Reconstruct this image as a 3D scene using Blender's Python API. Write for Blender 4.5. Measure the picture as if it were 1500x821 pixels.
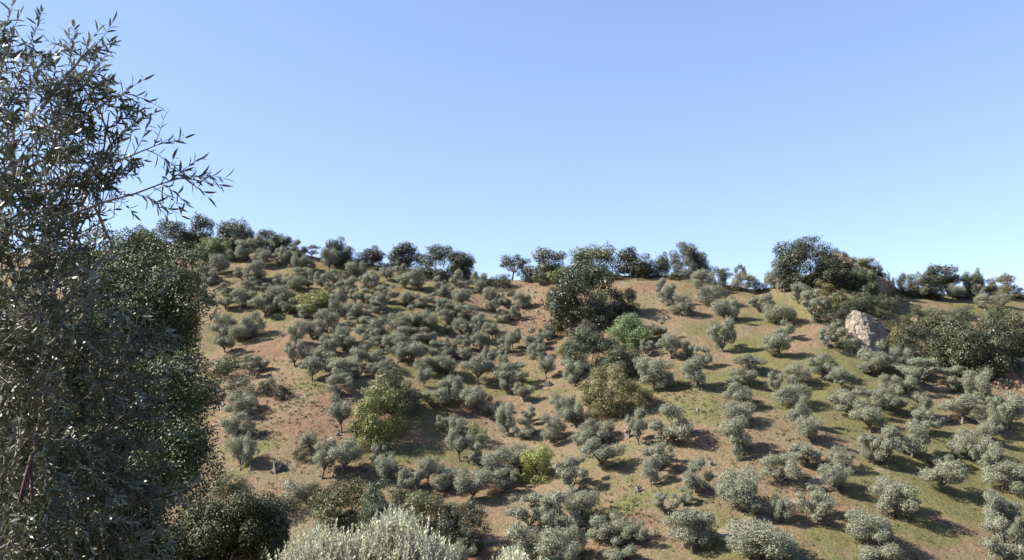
import bpy, bmesh, math, random
import numpy as np
from mathutils import Vector, Matrix, noise as mnoise

for o in list(bpy.data.objects):
    bpy.data.objects.remove(o, do_unlink=True)
scene = bpy.context.scene
COL = scene.collection
R = math.radians

# ------------------------------------------------------------------ camera
F, PITCH, CAMZ = 1177.0, R(7.0), 1.6          # focal length in photo pixels (1500 wide)
cam_d = bpy.data.cameras.new('camera')
cam_d.sensor_fit = 'HORIZONTAL'; cam_d.sensor_width = 36.0
cam_d.lens = 36.0 * F / 1500.0
cam_d.clip_start = 0.05; cam_d.clip_end = 20000
cam = bpy.data.objects.new('camera', cam_d); COL.objects.link(cam)
cam.location = (0, 0, CAMZ); cam.rotation_euler = (R(90) + PITCH, 0, 0)
scene.camera = cam

# ------------------------------------------------------------------ sky + sun
TO_SUN = Vector((-0.77, -0.05, 0.60)).normalized()
elev = math.asin(TO_SUN.z)
azim = math.atan2(TO_SUN.x, TO_SUN.y)          # from +Y towards +X
world = bpy.data.worlds.new('World'); scene.world = world; world.use_nodes = True
nt = world.node_tree
bg = nt.nodes['Background']
sky = nt.nodes.new('ShaderNodeTexSky'); sky.sky_type = 'NISHITA'; sky.sun_disc = False
sky.sun_elevation = elev; sky.sun_rotation = azim
sky.altitude = 400; sky.air_density = 1.0; sky.dust_density = 0.1; sky.ozone_density = 2.2
gam = nt.nodes.new('ShaderNodeGamma'); gam.inputs[1].default_value = 0.66
tin = nt.nodes.new('ShaderNodeMix'); tin.data_type = 'RGBA'; tin.blend_type = 'MULTIPLY'; tin.inputs[0].default_value = 1.0
tin.inputs[7].default_value = (1.30, 1.39, 1.72, 1)
nt.links.new(sky.outputs[0], gam.inputs[0]); nt.links.new(gam.outputs[0], tin.inputs[6])
nt.links.new(tin.outputs[2], bg.inputs[0]); bg.inputs[1].default_value = 0.080
sun_d = bpy.data.lights.new('sun', 'SUN'); sun_d.energy = 5.0; sun_d.angle = R(0.53)
sun_d.color = (1.0, 0.945, 0.86)
sun = bpy.data.objects.new('sun', sun_d); COL.objects.link(sun)
sun.rotation_euler = (-TO_SUN).to_track_quat('-Z', 'Y').to_euler()
sun.location = (-60, 20, 60)
vs = scene.view_settings
vs.view_transform = 'Standard'; vs.look = 'None'; vs.gamma = 1.0; vs.exposure = 1.62
vs.use_curve_mapping = False
scene.cycles.max_bounces = 6; scene.cycles.transparent_max_bounces = 8
scene.cycles.use_denoising = True

# ------------------------------------------------------------------ numpy noise
_rs = np.random.RandomState(7)
_lat = _rs.rand(256, 256)
def vnoise(x, y):
    xi = np.floor(x).astype(int); yi = np.floor(y).astype(int)
    fx = x - xi; fy = y - yi
    fx = fx*fx*(3-2*fx); fy = fy*fy*(3-2*fy)
    a = _lat[xi & 255, yi & 255]; b = _lat[(xi+1) & 255, yi & 255]
    c = _lat[xi & 255, (yi+1) & 255]; d = _lat[(xi+1) & 255, (yi+1) & 255]
    return (a*(1-fx)+b*fx)*(1-fy)+(c*(1-fx)+d*fx)*fy
def fbm(x, y, o=4):
    s = 0; a = 0.5; t = 0
    for i in range(o):
        s = s + a*vnoise(x*2**i+17.3*i, y*2**i-9.1*i); t += a; a *= 0.5
    return s/t

# ------------------------------------------------------------------ the terrain as a function
CP, SP = math.cos(PITCH), math.sin(PITCH)
RIDGE_PX = [-400, 0, 230, 330, 420, 480, 560, 650, 720, 760, 900, 1000, 1060, 1110, 1150, 1195, 1238, 1275, 1320, 1400, 1500, 1900]
RIDGE_PY = [385, 372, 364, 366, 368, 380, 390, 403, 409, 411, 404, 404, 417, 425, 416, 398, 374, 391, 428, 433, 432, 450]
DIST_PX = [-400, 0, 300, 600, 800, 1000, 1200, 1500, 1900]
DIST_R = [232, 228, 218, 204, 192, 182, 172, 176, 180]
DIST_B = [104, 104, 102, 96, 92, 88, 86, 88, 90]
def tan_el(py): return np.tan(PITCH + np.arctan((410.5-np.asarray(py, float))/F))
def ground(X, Y):
    X = np.asarray(X, float); Y = np.asarray(Y, float)
    Ys = np.maximum(Y, 20.0)
    px = 750 + F*0.9925*X/Ys
    yr = np.interp(px, DIST_PX, DIST_R); yb = np.interp(px, DIST_PX, DIST_B)
    pr = np.interp(px, RIDGE_PX, RIDGE_PY)
    zr = CAMZ+0.35+yr*tan_el(pr); zb = CAMZ+yb*tan_el(821.0)
    t = (Ys-yb)/(yr-yb)
    zs = CAMZ+0.35+yr*tan_el(np.interp(px, [-400, 0, 230, 480, 760, 1000, 1200, 1500, 1900], [385, 374, 367, 384, 409, 412, 424, 433, 450]))
    hill = zb + (zs-zb)*t + (zr-zs)*np.clip(t, 0, 1.05)**5
    win = np.clip(t*3.0, 0, 1)*np.clip((0.93-t)*4, 0, 1)
    gx = np.interp(t, [0, .35, .65, 1.0], [745, 730, 765, 800])
    d = (px-gx)*Ys/F
    hill = hill - 2.6*win*np.exp(-(d/13.0)**2) + 1.6*win*np.exp(-((d+30)/16.0)**2)
    n = (fbm(X/27.0+40, Y/27.0+11, 3)-0.5)*2.2 + (fbm(X/6.0, Y/6.0, 3)-0.5)*0.95 + (vnoise(X/1.9, Y/1.9)-0.5)*0.22
    hill = hill + n*np.clip(t*4+0.5, 0, 1)*np.clip((1.0-t)*8, 0.12, 1)
    back = zr - 0.10*(Ys-yr)
    back = np.maximum(back, -14 + 0*back)
    k = 0.5
    h = -k*np.logaddexp(-hill/k, -back/k) + 0.0       # smooth minimum at the crest
    near = -0.25*Y + (fbm(X/9.0, Y/9.0, 3)-0.5)*0.8
    near = np.maximum(near, np.where(Y < 0, 0.12*-Y, -60)) if np.any(Y < 0) else near
    near = np.where(Y < 0, np.minimum(-0.12*Y, 40.0), near)
    return np.where(Y > 60, 1.2*np.logaddexp(h/1.2, near/1.2), near) + CAMZ*0.0
def gz(x, y): return float(ground(np.array([x]), np.array([y]))[0])
def ray(px, py):
    cx = (px-750)/F; cy = (410.5-py)/F
    return np.array([cx, CP-cy*SP, SP+cy*CP])
def at(px, py, Y):
    """point on the pixel's ray at depth Y (metres ahead)"""
    d = ray(px, py); s = Y/d[1]
    return Vector((d[0]*s, Y, CAMZ+d[2]*s))
_S = np.arange(62, 236, 0.25)
def hit(px, py):
    """where a pixel's ray meets the ground; else the crest under it"""
    d = ray(px, py); s = _S/d[1]
    X = d[0]*s; Z = CAMZ+d[2]*s; G = ground(X, _S)
    w = np.nonzero(G >= Z)[0]
    if len(w) and w[0] > 0: i = w[0]
    else: i = int(np.argmax((G-CAMZ)/_S))-2
    i = min(i, len(_S)-1)
    return Vector((X[i], _S[i], G[i]))
def mpp(p): return (p.y*CP+(p.z-CAMZ)*SP)/F     # metres per photo pixel at a point

# ------------------------------------------------------------------ materials
def new_mat(name):
    m = bpy.data.materials.new(name); m.use_nodes = True
    n = m.node_tree.nodes; b = n['Principled BSDF']
    return m, m.node_tree, n, b
def N(nt, t, **k):
    n = nt.nodes.new(t)
    for a, v in k.items(): setattr(n, a, v)
    return n
LEAFK, EARTHK = 0.76, 0.58     # albedo scale of leaves and of soil
def leaf_mat(name, base, tip, rough=0.55, trans=0.22, under=None, spec=0.35, hue=0.02, val=0.25):
    base, tip, under = [tuple(LEAFK*c for c in k) if k else k for k in (base, tip, under)]
    m, t, n, b = new_mat(name); L = t.links.new
    geo = N(t, 'ShaderNodeNewGeometry'); oi = N(t, 'ShaderNodeObjectInfo')
    mix = N(t, 'ShaderNodeMix', data_type='RGBA')
    mix.inputs[6].default_value = (*base, 1); mix.inputs[7].default_value = (*tip, 1)
    L(geo.outputs['Random Per Island'], mix.inputs[0])
    hs = N(t, 'ShaderNodeHueSaturation')
    mr = N(t, 'ShaderNodeMapRange'); mr.inputs[3].default_value = 0.5-hue; mr.inputs[4].default_value = 0.5+hue
    L(oi.outputs['Random'], mr.inputs[0]); L(mr.outputs[0], hs.inputs[0])
    ml = N(t, 'ShaderNodeMath', operation='MULTIPLY'); ml.inputs[1].default_value = 7.31
    fr = N(t, 'ShaderNodeMath', operation='FRACT'); L(oi.outputs['Random'], ml.inputs[0]); L(ml.outputs[0], fr.inputs[0])
    mv = N(t, 'ShaderNodeMapRange'); mv.inputs[3].default_value = 1-val; mv.inputs[4].default_value = 1+val
    L(fr.outputs[0], mv.inputs[0]); L(mv.outputs[0], hs.inputs[2])
    L(mix.outputs[2], hs.inputs[4])
    out = hs.outputs[0]
    if under:
        mu = N(t, 'ShaderNodeMix', data_type='RGBA'); mu.inputs[7].default_value = (*under, 1)
        L(geo.outputs['Backfacing'], mu.inputs[0]); L(out, mu.inputs[6]); out = mu.outputs[2]
    L(out, b.inputs['Base Color'])
    b.inputs['Roughness'].default_value = rough
    b.inputs['Specular IOR Level'].default_value = spec
    tr = N(t, 'ShaderNodeBsdfTranslucent'); L(out, tr.inputs[0])
    ms = N(t, 'ShaderNodeMixShader'); ms.inputs[0].default_value = trans
    L(b.outputs[0], ms.inputs[1]); L(tr.outputs[0], ms.inputs[2])
    L(ms.outputs[0], n['Material Output'].inputs[0])
    return m
M = {}
M['olive'] = leaf_mat('olive_leaves', (0.168, 0.184, 0.104), (0.290, 0.300, 0.192), 0.55, 0.18, under=(0.27, 0.28, 0.195), hue=0.025, val=0.34)
M['dark'] = leaf_mat('holm_oak_leaves', (0.034, 0.043, 0.022), (0.098, 0.105, 0.056), 0.45, 0.10)
M['grey'] = leaf_mat('grey_oak_leaves', (0.068, 0.070, 0.045), (0.165, 0.158, 0.105), 0.5, 0.12)
M['brown'] = leaf_mat('brown_oak_leaves', (0.072, 0.080, 0.034), (0.185, 0.185, 0.080), 0.5, 0.12)
M['green'] = leaf_mat('green_oak_leaves', (0.060, 0.078, 0.036), (0.140, 0.160, 0.080), 0.5, 0.15)
M['vivid'] = leaf_mat('bright_green_leaves', (0.105, 0.140, 0.055), (0.215, 0.255, 0.110), 0.5, 0.25)
M['lime'] = leaf_mat('lime_leaves', (0.170, 0.190, 0.050), (0.300, 0.310, 0.100), 0.5, 0.25)
M['gold'] = leaf_mat('golden_leaves', (0.140, 0.128, 0.052), (0.270, 0.235, 0.105), 0.5, 0.15)
M['yellow'] = leaf_mat('yellow_green_leaves', (0.075, 0.092, 0.030), (0.270, 0.275, 0.085), 0.45, 0.15)
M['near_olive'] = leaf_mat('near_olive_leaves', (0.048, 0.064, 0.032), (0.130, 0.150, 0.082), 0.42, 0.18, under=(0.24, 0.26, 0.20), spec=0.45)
M['near_oak'] = leaf_mat('near_oak_leaves', (0.032, 0.043, 0.019), (0.120, 0.130, 0.050), 0.55, 0.10, spec=0.3)
M['pale'] = leaf_mat('pale_shoot_leaves', (0.22, 0.26, 0.12), (0.70, 0.69, 0.47), 0.5, 0.2, under=(0.66, 0.66, 0.52))
M['straw'] = leaf_mat('grass_blades', (0.20, 0.17, 0.085), (0.34, 0.27, 0.15), 0.7, 0.2)
def bark_mat(name, c1, c2, scale=6):
    m, t, n, b = new_mat(name); L = t.links.new
    tc = N(t, 'ShaderNodeTexCoord'); nz = N(t, 'ShaderNodeTexNoise'); nz.inputs['Scale'].default_value = scale
    nz.inputs['Detail'].default_value = 6
    cr = N(t, 'ShaderNodeValToRGB'); cr.color_ramp.elements[0].color = (*c1, 1); cr.color_ramp.elements[1].color = (*c2, 1)
    cr.color_ramp.elements[0].position = 0.35; cr.color_ramp.elements[1].position = 0.68
    L(tc.outputs['Object'], nz.inputs['Vector']); L(nz.outputs[0], cr.inputs[0]); L(cr.outputs[0], b.inputs['Base Color'])
    bp = N(t, 'ShaderNodeBump'); bp.inputs['Strength'].default_value = 0.6; bp.inputs['Distance'].default_value = 0.03
    L(nz.outputs[0], bp.inputs['Height']); L(bp.outputs[0], b.inputs['Normal'])
    b.inputs['Roughness'].default_value = 0.9
    return m
M['bark'] = bark_mat('olive_bark', (0.055, 0.045, 0.036), (0.16, 0.135, 0.11))
M['twig'] = bark_mat('twig_bark', (0.14, 0.12, 0.09), (0.30, 0.26, 0.20), 30)
M['redbark'] = bark_mat('reddish_bark', (0.035, 0.018, 0.013), (0.08, 0.038, 0.028), 14)
def rock_mat(name, c1, c2, c3, scale=0.5):
    c1, c2, c3 = [tuple(EARTHK*k for k in x) for x in (c1, c2, c3)]
    m, t, n, b = new_mat(name); L = t.links.new
    tc = N(t, 'ShaderNodeTexCoord')
    n1 = N(t, 'ShaderNodeTexNoise'); n1.inputs['Scale'].default_value = scale; n1.inputs['Detail'].default_value = 9; n1.inputs['Roughness'].default_value = 0.65
    vo = N(t, 'ShaderNodeTexVoronoi', feature='DISTANCE_TO_EDGE'); vo.inputs['Scale'].default_value = scale*2.2
    L(tc.outputs['Object'], n1.inputs['Vector']); L(tc.outputs['Object'], vo.inputs['Vector'])
    cr = N(t, 'ShaderNodeValToRGB'); e = cr.color_ramp.elements
    e[0].color = (*c1, 1); e[0].position = 0.3; e[1].color = (*c3, 1); e[1].position = 0.72
    k = e.new(0.5); k.color = (*c2, 1)
    L(n1.outputs[0], cr.inputs[0])
    ck = N(t, 'ShaderNodeMapRange'); ck.inputs[1].default_value = 0.0; ck.inputs[2].default_value = 0.07; ck.inputs[3].default_value = 0.35; L(vo.outputs[0], ck.inputs[0])
    mx = N(t, 'ShaderNodeMix', data_type='RGBA', blend_type='MULTIPLY'); mx.inputs[0].default_value = 0.7
    L(cr.outputs[0], mx.inputs[6]); L(ck.outputs[0], mx.inputs[7]); L(mx.outputs[2], b.inputs['Base Color'])
    ad = N(t, 'ShaderNodeMath', operation='MULTIPLY_ADD'); ad.inputs[1].default_value = 1.2
    mn = N(t, 'ShaderNodeMath', operation='MINIMUM'); mn.inputs[1].default_value = 0.12
    L(vo.outputs[0], mn.inputs[0]); L(n1.outputs[0], ad.inputs[0]); L(mn.outputs[0], ad.inputs[2])
    bp = N(t, 'ShaderNodeBump'); bp.inputs['Strength'].default_value = 0.9; bp.inputs['Distance'].default_value = 0.5
    L(ad.outputs[0], bp.inputs['Height']); L(bp.outputs[0], b.inputs['Normal'])
    b.inputs['Roughness'].default_value = 0.92; b.inputs['Specular IOR Level'].default_value = 0.2
    return m
M['rock'] = rock_mat('pale_rock', (0.17, 0.133, 0.10), (0.38, 0.31, 0.245), (0.60, 0.51, 0.40), 0.8)
M['tanrock'] = rock_mat('tan_rock', (0.16, 0.11, 0.075), (0.32, 0.235, 0.165), (0.44, 0.34, 0.25))
M['redrock'] = rock_mat('red_rubble', (0.17, 0.10, 0.065), (0.36, 0.23, 0.15), (0.50, 0.36, 0.26), 0.9)
M['stone'] = rock_mat('light_stone', (0.32, 0.28, 0.24), (0.48, 0.43, 0.38), (0.62, 0.56, 0.50), 2.0)
M['greystone'] = rock_mat('grey_stone', (0.10, 0.09, 0.085), (0.20, 0.18, 0.17), (0.30, 0.27, 0.25), 2.0)

def ground_mat():
    m, t, n, b = new_mat('hillside_ground'); L = t.links.new
    tc = N(t, 'ShaderNodeTexCoord')
    def noise(sc, det=6, ro=0.6):
        z = N(t, 'ShaderNodeTexNoise'); z.inputs['Scale'].default_value = sc; z.inputs['Detail'].default_value = det
        z.inputs['Roughness'].default_value = ro; L(tc.outputs['Object'], z.inputs['Vector']); return z.outputs[0]
    def ramp(fac, a, c, p0=0.3, p1=0.7):
        a, c = [tuple(EARTHK*k for k in x) for x in (a, c)]
        r = N(t, 'ShaderNodeValToRGB'); r.color_ramp.elements[0].color = (*a, 1); r.color_ramp.elements[1].color = (*c, 1)
        r.color_ramp.elements[0].position = p0; r.color_ramp.elements[1].position = p1; L(fac, r.inputs[0]); return r.outputs[0]
    def attr(nm): a = N(t, 'ShaderNodeAttribute', attribute_name=nm); return a.outputs['Fac']
    def mask(fac, nz, w, lo, hi):
        ad = N(t, 'ShaderNodeMath', operation='MULTIPLY_ADD'); ad.inputs[1].default_value = w; L(nz, ad.inputs[0]); L(fac, ad.inputs[2])
        mr = N(t, 'ShaderNodeMapRange'); mr.inputs[1].default_value = lo; mr.inputs[2].default_value = hi; L(ad.outputs[0], mr.inputs[0])
        return mr.outputs[0]
    def mixc(f, a, c):
        x = N(t, 'ShaderNodeMix', data_type='RGBA'); L(f, x.inputs[0]); L(a, x.inputs[6]); L(c, x.inputs[7]); return x.outputs[2]
    fine = noise(2.6, 8, 0.75); mid = noise(0.45, 7, 0.65); big = noise(0.06, 4)
    earth = ramp(fine, (0.205, 0.133, 0.082), (0.415, 0.288, 0.180), 0.32, 0.68)
    dry = ramp(fine, (0.19, 0.155, 0.088), (0.35, 0.285, 0.170), 0.32, 0.68)
    grass = ramp(fine, (0.140, 0.137, 0.052), (0.295, 0.262, 0.118), 0.32, 0.68)
    red = ramp(fine, (0.170, 0.100, 0.062), (0.365, 0.238, 0.155), 0.32, 0.68)
    pale = ramp(fine, (0.36, 0.28, 0.19), (0.60, 0.50, 0.36), 0.32, 0.68)
    c = mixc(mask(big, mid, 0.9, 0.80, 1.12), earth, dry)
    c = mixc(mask(attr('grass'), mid, 1.6, 0.98, 1.42), c, grass)
    c = mixc(mask(attr('red'), mid, 1.0, 0.85, 1.15), c, red)
    c = mixc(mask(attr('pale'), mid, 0.9, 0.85, 1.10), c, pale)
    L(c, b.inputs['Base Color'])
    ad = N(t, 'ShaderNodeMath', operation='MULTIPLY_ADD'); ad.inputs[1].default_value = 2.0; L(mid, ad.inputs[0]); L(fine, ad.inputs[2])
    bp = N(t, 'ShaderNodeBump'); bp.inputs['Strength'].default_value = 1.0; bp.inputs['Distance'].default_value = 0.34
    L(ad.outputs[0], bp.inputs['Height']); L(bp.outputs[0], b.inputs['Normal'])
    b.inputs['Roughness'].default_value = 0.95; b.inputs['Specular IOR Level'].default_value = 0.12
    return m
M['ground'] = ground_mat()

# ------------------------------------------------------------------ mesh helpers
def mesh_np(name, V, Q, mat=None, smooth=False):
    """V (n,3), Q (m,k) faces with k corners"""
    V = np.asarray(V, np.float32); Q = np.asarray(Q, np.int32)
    me = bpy.data.meshes.new(name)
    k = Q.shape[1]
    me.vertices.add(len(V)); me.vertices.foreach_set('co', V.ravel())
    me.loops.add(Q.size); me.loops.foreach_set('vertex_index', Q.ravel())
    me.polygons.add(len(Q)); me.polygons.foreach_set('loop_start', np.arange(0, Q.size, k, dtype=np.int32))
    me.update(calc_edges=True)
    if smooth: me.polygons.foreach_set('use_smooth', np.ones(len(Q), bool))
    if mat: me.materials.append(mat)
    return me
def link(name, me, parent=None):
    o = bpy.data.objects.new(name, me); COL.objects.link(o)
    if parent: o.parent = parent
    return o
def tag(o, label=None, cat=None, group=None, kind=None):
    for k, v in (('label', label), ('category', cat), ('group', group), ('kind', kind)):
        if v: o[k] = v
    return o
def unit(a): return a/np.maximum(np.linalg.norm(a, axis=-1, keepdims=True), 1e-9)
def kites(pos, nrm, size, asp, rs, fold=0.12, along=None, align=0.0):
    n = unit(nrm); t = rs.normal(size=n.shape)
    if along is not None: t = t*(1-align) + along*align*2
    t = unit(t-n*np.sum(t*n, 1, keepdims=True)); b = np.cross(n, t)
    s = size[:, None]
    V = np.stack([pos-t*s*.5, pos+b*s*asp*.5-n*s*fold, pos+t*s*.5, pos-b*s*asp*.5-n*s*fold], 1)
    Q = np.arange(len(pos)*4).reshape(-1, 4)
    return V.reshape(-1, 3), Q
def tube(path, radii, sides=6):
    """list of (verts, quads) for a tapered bent tube"""
    path = np.asarray(path, float); n = len(path)
    V = []; Q = []
    for i in range(n):
        d = path[min(i+1, n-1)]-path[max(i-1, 0)]; d = d/(np.linalg.norm(d)+1e-9)
        a = np.cross(d, [0.31, 0.95, 0.1]); a /= np.linalg.norm(a)+1e-9; b = np.cross(d, a)
        for k in range(sides):
            w = 2*math.pi*k/sides
            V.append(path[i]+radii[i]*(a*math.cos(w)+b*math.sin(w)))
    for i in range(n-1):
        for k in range(sides):
            k2 = (k+1) % sides
            Q.append((i*sides+k, i*sides+k2, (i+1)*sides+k2, (i+1)*sides+k))
    return np.array(V), np.array(Q)
def join(parts):
    V = []; Q = []; o = 0
    for v, q in parts:
        V.append(v); Q.append(q+o); o += len(v)
    return np.concatenate(V), np.concatenate(Q)
def bend(a, b, n, rs, j):
    a = np.asarray(a, float); b = np.asarray(b, float)
    t = np.linspace(0, 1, n)[:, None]
    L = np.linalg.norm(b-a)
    p = a+(b-a)*t
    off = rs.normal(size=(n, 3))*j*L; off[0] = 0; off[-1] = 0
    return p+off

# ------------------------------------------------------------------ tree kinds (unit size: 1 wide, 1 high, foot at origin)
def tree_meshes(seed, nleaf, nclump, lo, leaf, asp, clump=(0.15, 0.23), shoots=0.12, rnorm=0.75, trunk_r=0.04, top=1.0, gap=0.0, lean=0.0, flat=0.8):
    rs = np.random.RandomState(seed)
    C = []; Rr = []
    tries = 0
    while len(C) < nclump and tries < 4000:
        tries += 1
        v = unit(rs.normal(size=(1, 3)))[0]
        r = rs.uniform(0.35, 1.0)**0.6
        rad = rs.uniform(*clump)
        zc = lo+(top-lo)*.46; hz = (top-lo)*(.54 if v[2] > 0 else .46)
        hx = v[:2]/(np.linalg.norm(v[:2])+1e-6); rho = math.sqrt(max(1-v[2]**2, 0))
        if v[2] < 0 and lo < .2: rho = max(rho, .9*rs.rand()**.35)
        c = np.array([hx[0]*rho*(0.5-rad)*r*1.15, hx[1]*rho*(0.5-rad)*r*1.15, zc+v[2]*(hz-rad*flat*.9)*r])
        if gap and len(C) and min(np.linalg.norm(c-k) for k in C) < gap*rad: continue
        C.append(c); Rr.append(rad)
    C = np.array(C); Rr = np.array(Rr); C[:, 0] += lean*C[:, 2]
    ci = rs.choice(len(C), nleaf, p=Rr**2/np.sum(Rr**2))
    d = unit(rs.normal(size=(nleaf, 3)))
    lump = 1+0.30*np.sin(d[:, 0]*5+ci*1.7)*np.sin(d[:, 1]*6+ci*2.3+1)*np.cos(d[:, 2]*5+ci)
    rad = Rr[ci]*(0.55+0.45*rs.rand(nleaf)**0.45)*lump
    P = C[ci]+d*rad[:, None]*np.array([1, 1, flat])
    nr = unit(d*(1-rnorm*0.50)+rs.normal(size=(nleaf, 3))*rnorm*0.36+np.array([0, 0, 0.12]))
    ns = int(nleaf*shoots)
    if ns:                                            # shoots standing out of the crown
        k = 9; m = max(ns//k, 1)
        cj = rs.choice(len(C), m); dj = unit(rs.normal(size=(m, 3))*np.array([1, 1, .8])+np.array([0, 0, .75]))
        st = C[cj]+dj*Rr[cj][:, None]*0.85
        stp = np.linspace(0, 1, k)[None, :, None]*(rs.uniform(0.03, 0.09, (m, 1, 1)))
        PS = (st[:, None, :]+dj[:, None, :]*stp+rs.normal(size=(m, k, 3))*0.008).reshape(-1, 3)
        P = np.concatenate([P, PS]); nr = np.concatenate([nr, unit(rs.normal(size=(len(PS), 3))+np.repeat(dj, k, 0)*.4)])
    keep = P[:, 2] > lo*0.6+0.05*rs.rand(len(P)); P = P[keep]; nr = nr[keep]
    zmax = np.percentile(P[:, 2], 98.0); ex = np.percentile(np.abs(P[:, :2]), 96.0)
    sc = np.array([0.5/ex, 0.5/ex, 1.0/zmax]); P = P*sc; C = C*sc
    sz = leaf*rs.uniform(0.65, 1.35, len(P))
    V, Q = kites(P, nr, sz, asp, rs)
    crown = mesh_np('crown', V, Q)
    fork = np.array([rs.normal()*.03+lean*.2, rs.normal()*.03, max(lo, .05)*0.75+0.08])
    parts = [tube(np.array([[0, 0, -0.16], [rs.normal()*.008, rs.normal()*.008, 0.02], [fork[0]*.5+rs.normal()*.012, fork[1]*.5, fork[2]*.55], fork]),
                  [trunk_r*1.7, trunk_r*1.25, trunk_r*.95, trunk_r*.85], 7)]
    order = np.argsort(-Rr)[:min(9, len(C))]
    for i in order:
        p = bend(fork-np.array([0, 0, .02]), C[i]+np.array([0, 0, Rr[i]*.2]), 5, rs, 0.05)
        parts.append(tube(p, np.linspace(trunk_r*.6, trunk_r*.12, 5), 5))
    V, Q = join(parts)
    trunk = mesh_np('trunk', V, Q, M['bark'], True)
    return crown, trunk
OLIVES = [tree_meshes(100+i, 12500, [19, 12, 15, 22, 10, 17, 13, 20, 11, 16][i], [.02, .06, -.02, .04, .08, -.04, .05, .0, .06, .0][i], 0.036, 0.44, [(.10, .18), (.12, .23), (.09, .22), (.09, .17), (.12, .22)][i % 5], [.12, .2, .26, .14, .2][i % 5], 0.85, 0.034, lean=[0, .1, -.08, 0, .12, -.1, 0, .06, 0, -.05][i]) for i in range(10)]
TRUNKY = [tree_meshes(150+i, 11000, 16, 0.20, 0.036, 0.44, (0.11, 0.20), 0.18, 0.85, 0.036, lean=[.25, -.15, .1, 0][i]) for i in range(4)]
OAKS = [tree_meshes(200+i, 13000, 34, -0.08, 0.036, 0.62, (0.11, 0.20), 0.02, 0.70, 0.035) for i in range(5)]
BIGOAKS = [tree_meshes(230+i, 28000, 66, -0.08, 0.024, 0.62, (0.08, 0.16), 0.015, 0.68, 0.03) for i in range(3)]
AIRY = [tree_meshes(260+i, 4600, 18, 0.30, 0.034, 0.60, (0.085, 0.15), 0.08, 0.75, 0.030, gap=0.8) for i in range(3)]
SHRUBS = [tree_meshes(290+i, 4600, 22, -0.08, 0.046, 0.55, (0.12, 0.21), 0.10, 0.75, 0.02) for i in range(4)]
rnd = random.Random(11)
PLACED = []                                            # (empty, x, y, z, kind, px, py)
def place(name, meshes, mat, px, top, base, w, cat, label=None, group=None, low=0.0):
    p = hit(px, base); s = mpp(p)
    ptop = CAMZ + float(tan_el(top))*p.y
    h = max(ptop-p.z, (base-top)*s*0.85)
    e = bpy.data.objects.new(name, None); COL.objects.link(e); e.empty_display_size = 0.3
    e.location = (p.x, p.y, p.z-h*low)
    e.rotation_euler = (0, 0, rnd.uniform(0, 6.283))
    e.scale = (w*s, w*s, h*(1+low))
    cr = link('crown', meshes[0], e); tr = link('trunk', meshes[1], e)
    if not meshes[0].materials: meshes[0].materials.append(mat)
    cr.material_slots[0].link = 'OBJECT'; cr.material_slots[0].material = mat
    tag(e, label, cat, group)
    PLACED.append((e, p, name, px, base, w, top))
    return e

# ------------------------------------------------------------------ ground sheet
def lines(lo, hi, step, far, g=1.35):
    a = list(np.arange(lo, hi+step*.5, step)); s = step; x = hi
    while x < far: s *= g; x += s; a.append(x)
    s = step; x = lo
    while x > -far: s *= g; x -= s; a.insert(0, x)
    return np.array(a)
gxs = lines(-150, 150, 1.0, 4000); gys = lines(2, 236, 1.0, 4000)
GX, GY = np.meshgrid(gxs, gys)
GZ = ground(GX.ravel(), GY.ravel())
V = np.stack([GX.ravel(), GY.ravel(), GZ], 1)
nx, ny = len(gxs), len(gys)
ii = (np.arange(ny-1)[:, None]*nx+np.arange(nx-1)[None, :]).ravel()
Q = np.stack([ii, ii+1, ii+nx+1, ii+nx], 1)
gme = mesh_np('ground', V, Q, M['ground'], True)
def patches(lst):
    out = np.zeros(len(V))
    for px, py, rx, ry, a in lst:
        p = hit(px, py); s = mpp(p)
        q = ((V[:, 0]-p.x)/(rx*s))**2+((V[:, 1]-p.y)/(ry*s/0.42))**2
        out = np.maximum(out, a*np.exp(-q*q))
    return out
gn = fbm(V[:, 0]/11+3, V[:, 1]/11+70, 4)
grass = (gn-0.34)*1.7 + patches([(500, 392, 30, 7, .8), (465, 397, 30, 8, .8), (592, 452, 22, 7, 1), (570, 468, 20, 7, 1), (640, 480, 35, 10, .7), (640, 462, 30, 8, .6),
    (600, 545, 22, 5, .7), (735, 572, 40, 8, .9), (820, 572, 40, 8, .5), (600, 668, 60, 11, 1), (560, 660, 24, 10, .8), (680, 668, 18, 12, .7), (565, 692, 30, 10, .5),
    (1420, 740, 60, 16, 1), (1190, 525, 50, 11, .35), (1110, 508, 40, 10, .4), (1100, 470, 40, 8, .5), (1040, 485, 40, 12, .5), (1230, 545, 40, 12, .1), (1390, 652, 60, 9, .9), (1240, 630, 28, 12, .6),
    (1215, 787, 28, 9, .9), (1350, 785, 60, 14, .6), (940, 735, 50, 8, .5), (1330, 680, 60, 8, .5), (1040, 605, 25, 18, .5), (390, 654, 34, 6, .8), (360, 690, 22, 8, .5), (1312, 458, 26, 6, .8), (1075, 432, 40, 8, .4), (1210, 585, 30, 10, .5)])
red = (fbm(V[:, 0]/14+90, V[:, 1]/14, 4)-0.62)*1.6 + patches([(762, 425, 40, 14, .6), (790, 470, 30, 18, .75), (815, 512, 36, 14, .7), (455, 590, 90, 60, .72), (960, 425, 70, 18, .45), (1130, 450, 40, 20, .4), (420, 620, 60, 40, .35), (360, 560, 60, 40, .5), (390, 690, 30, 8, .5), (470, 712, 40, 8, .9), (930, 765, 60, 16, .75), (1485, 560, 40, 22, .6), (405, 505, 50, 34, .7),
    (320, 405, 30, 8, .7), (720, 625, 26, 14, .6), (690, 600, 36, 8, .5), (1165, 705, 30, 10, .6), (985, 575, 50, 14, .4), (1040, 680, 40, 10, .5), (700, 715, 40, 10, .5)])
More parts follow.
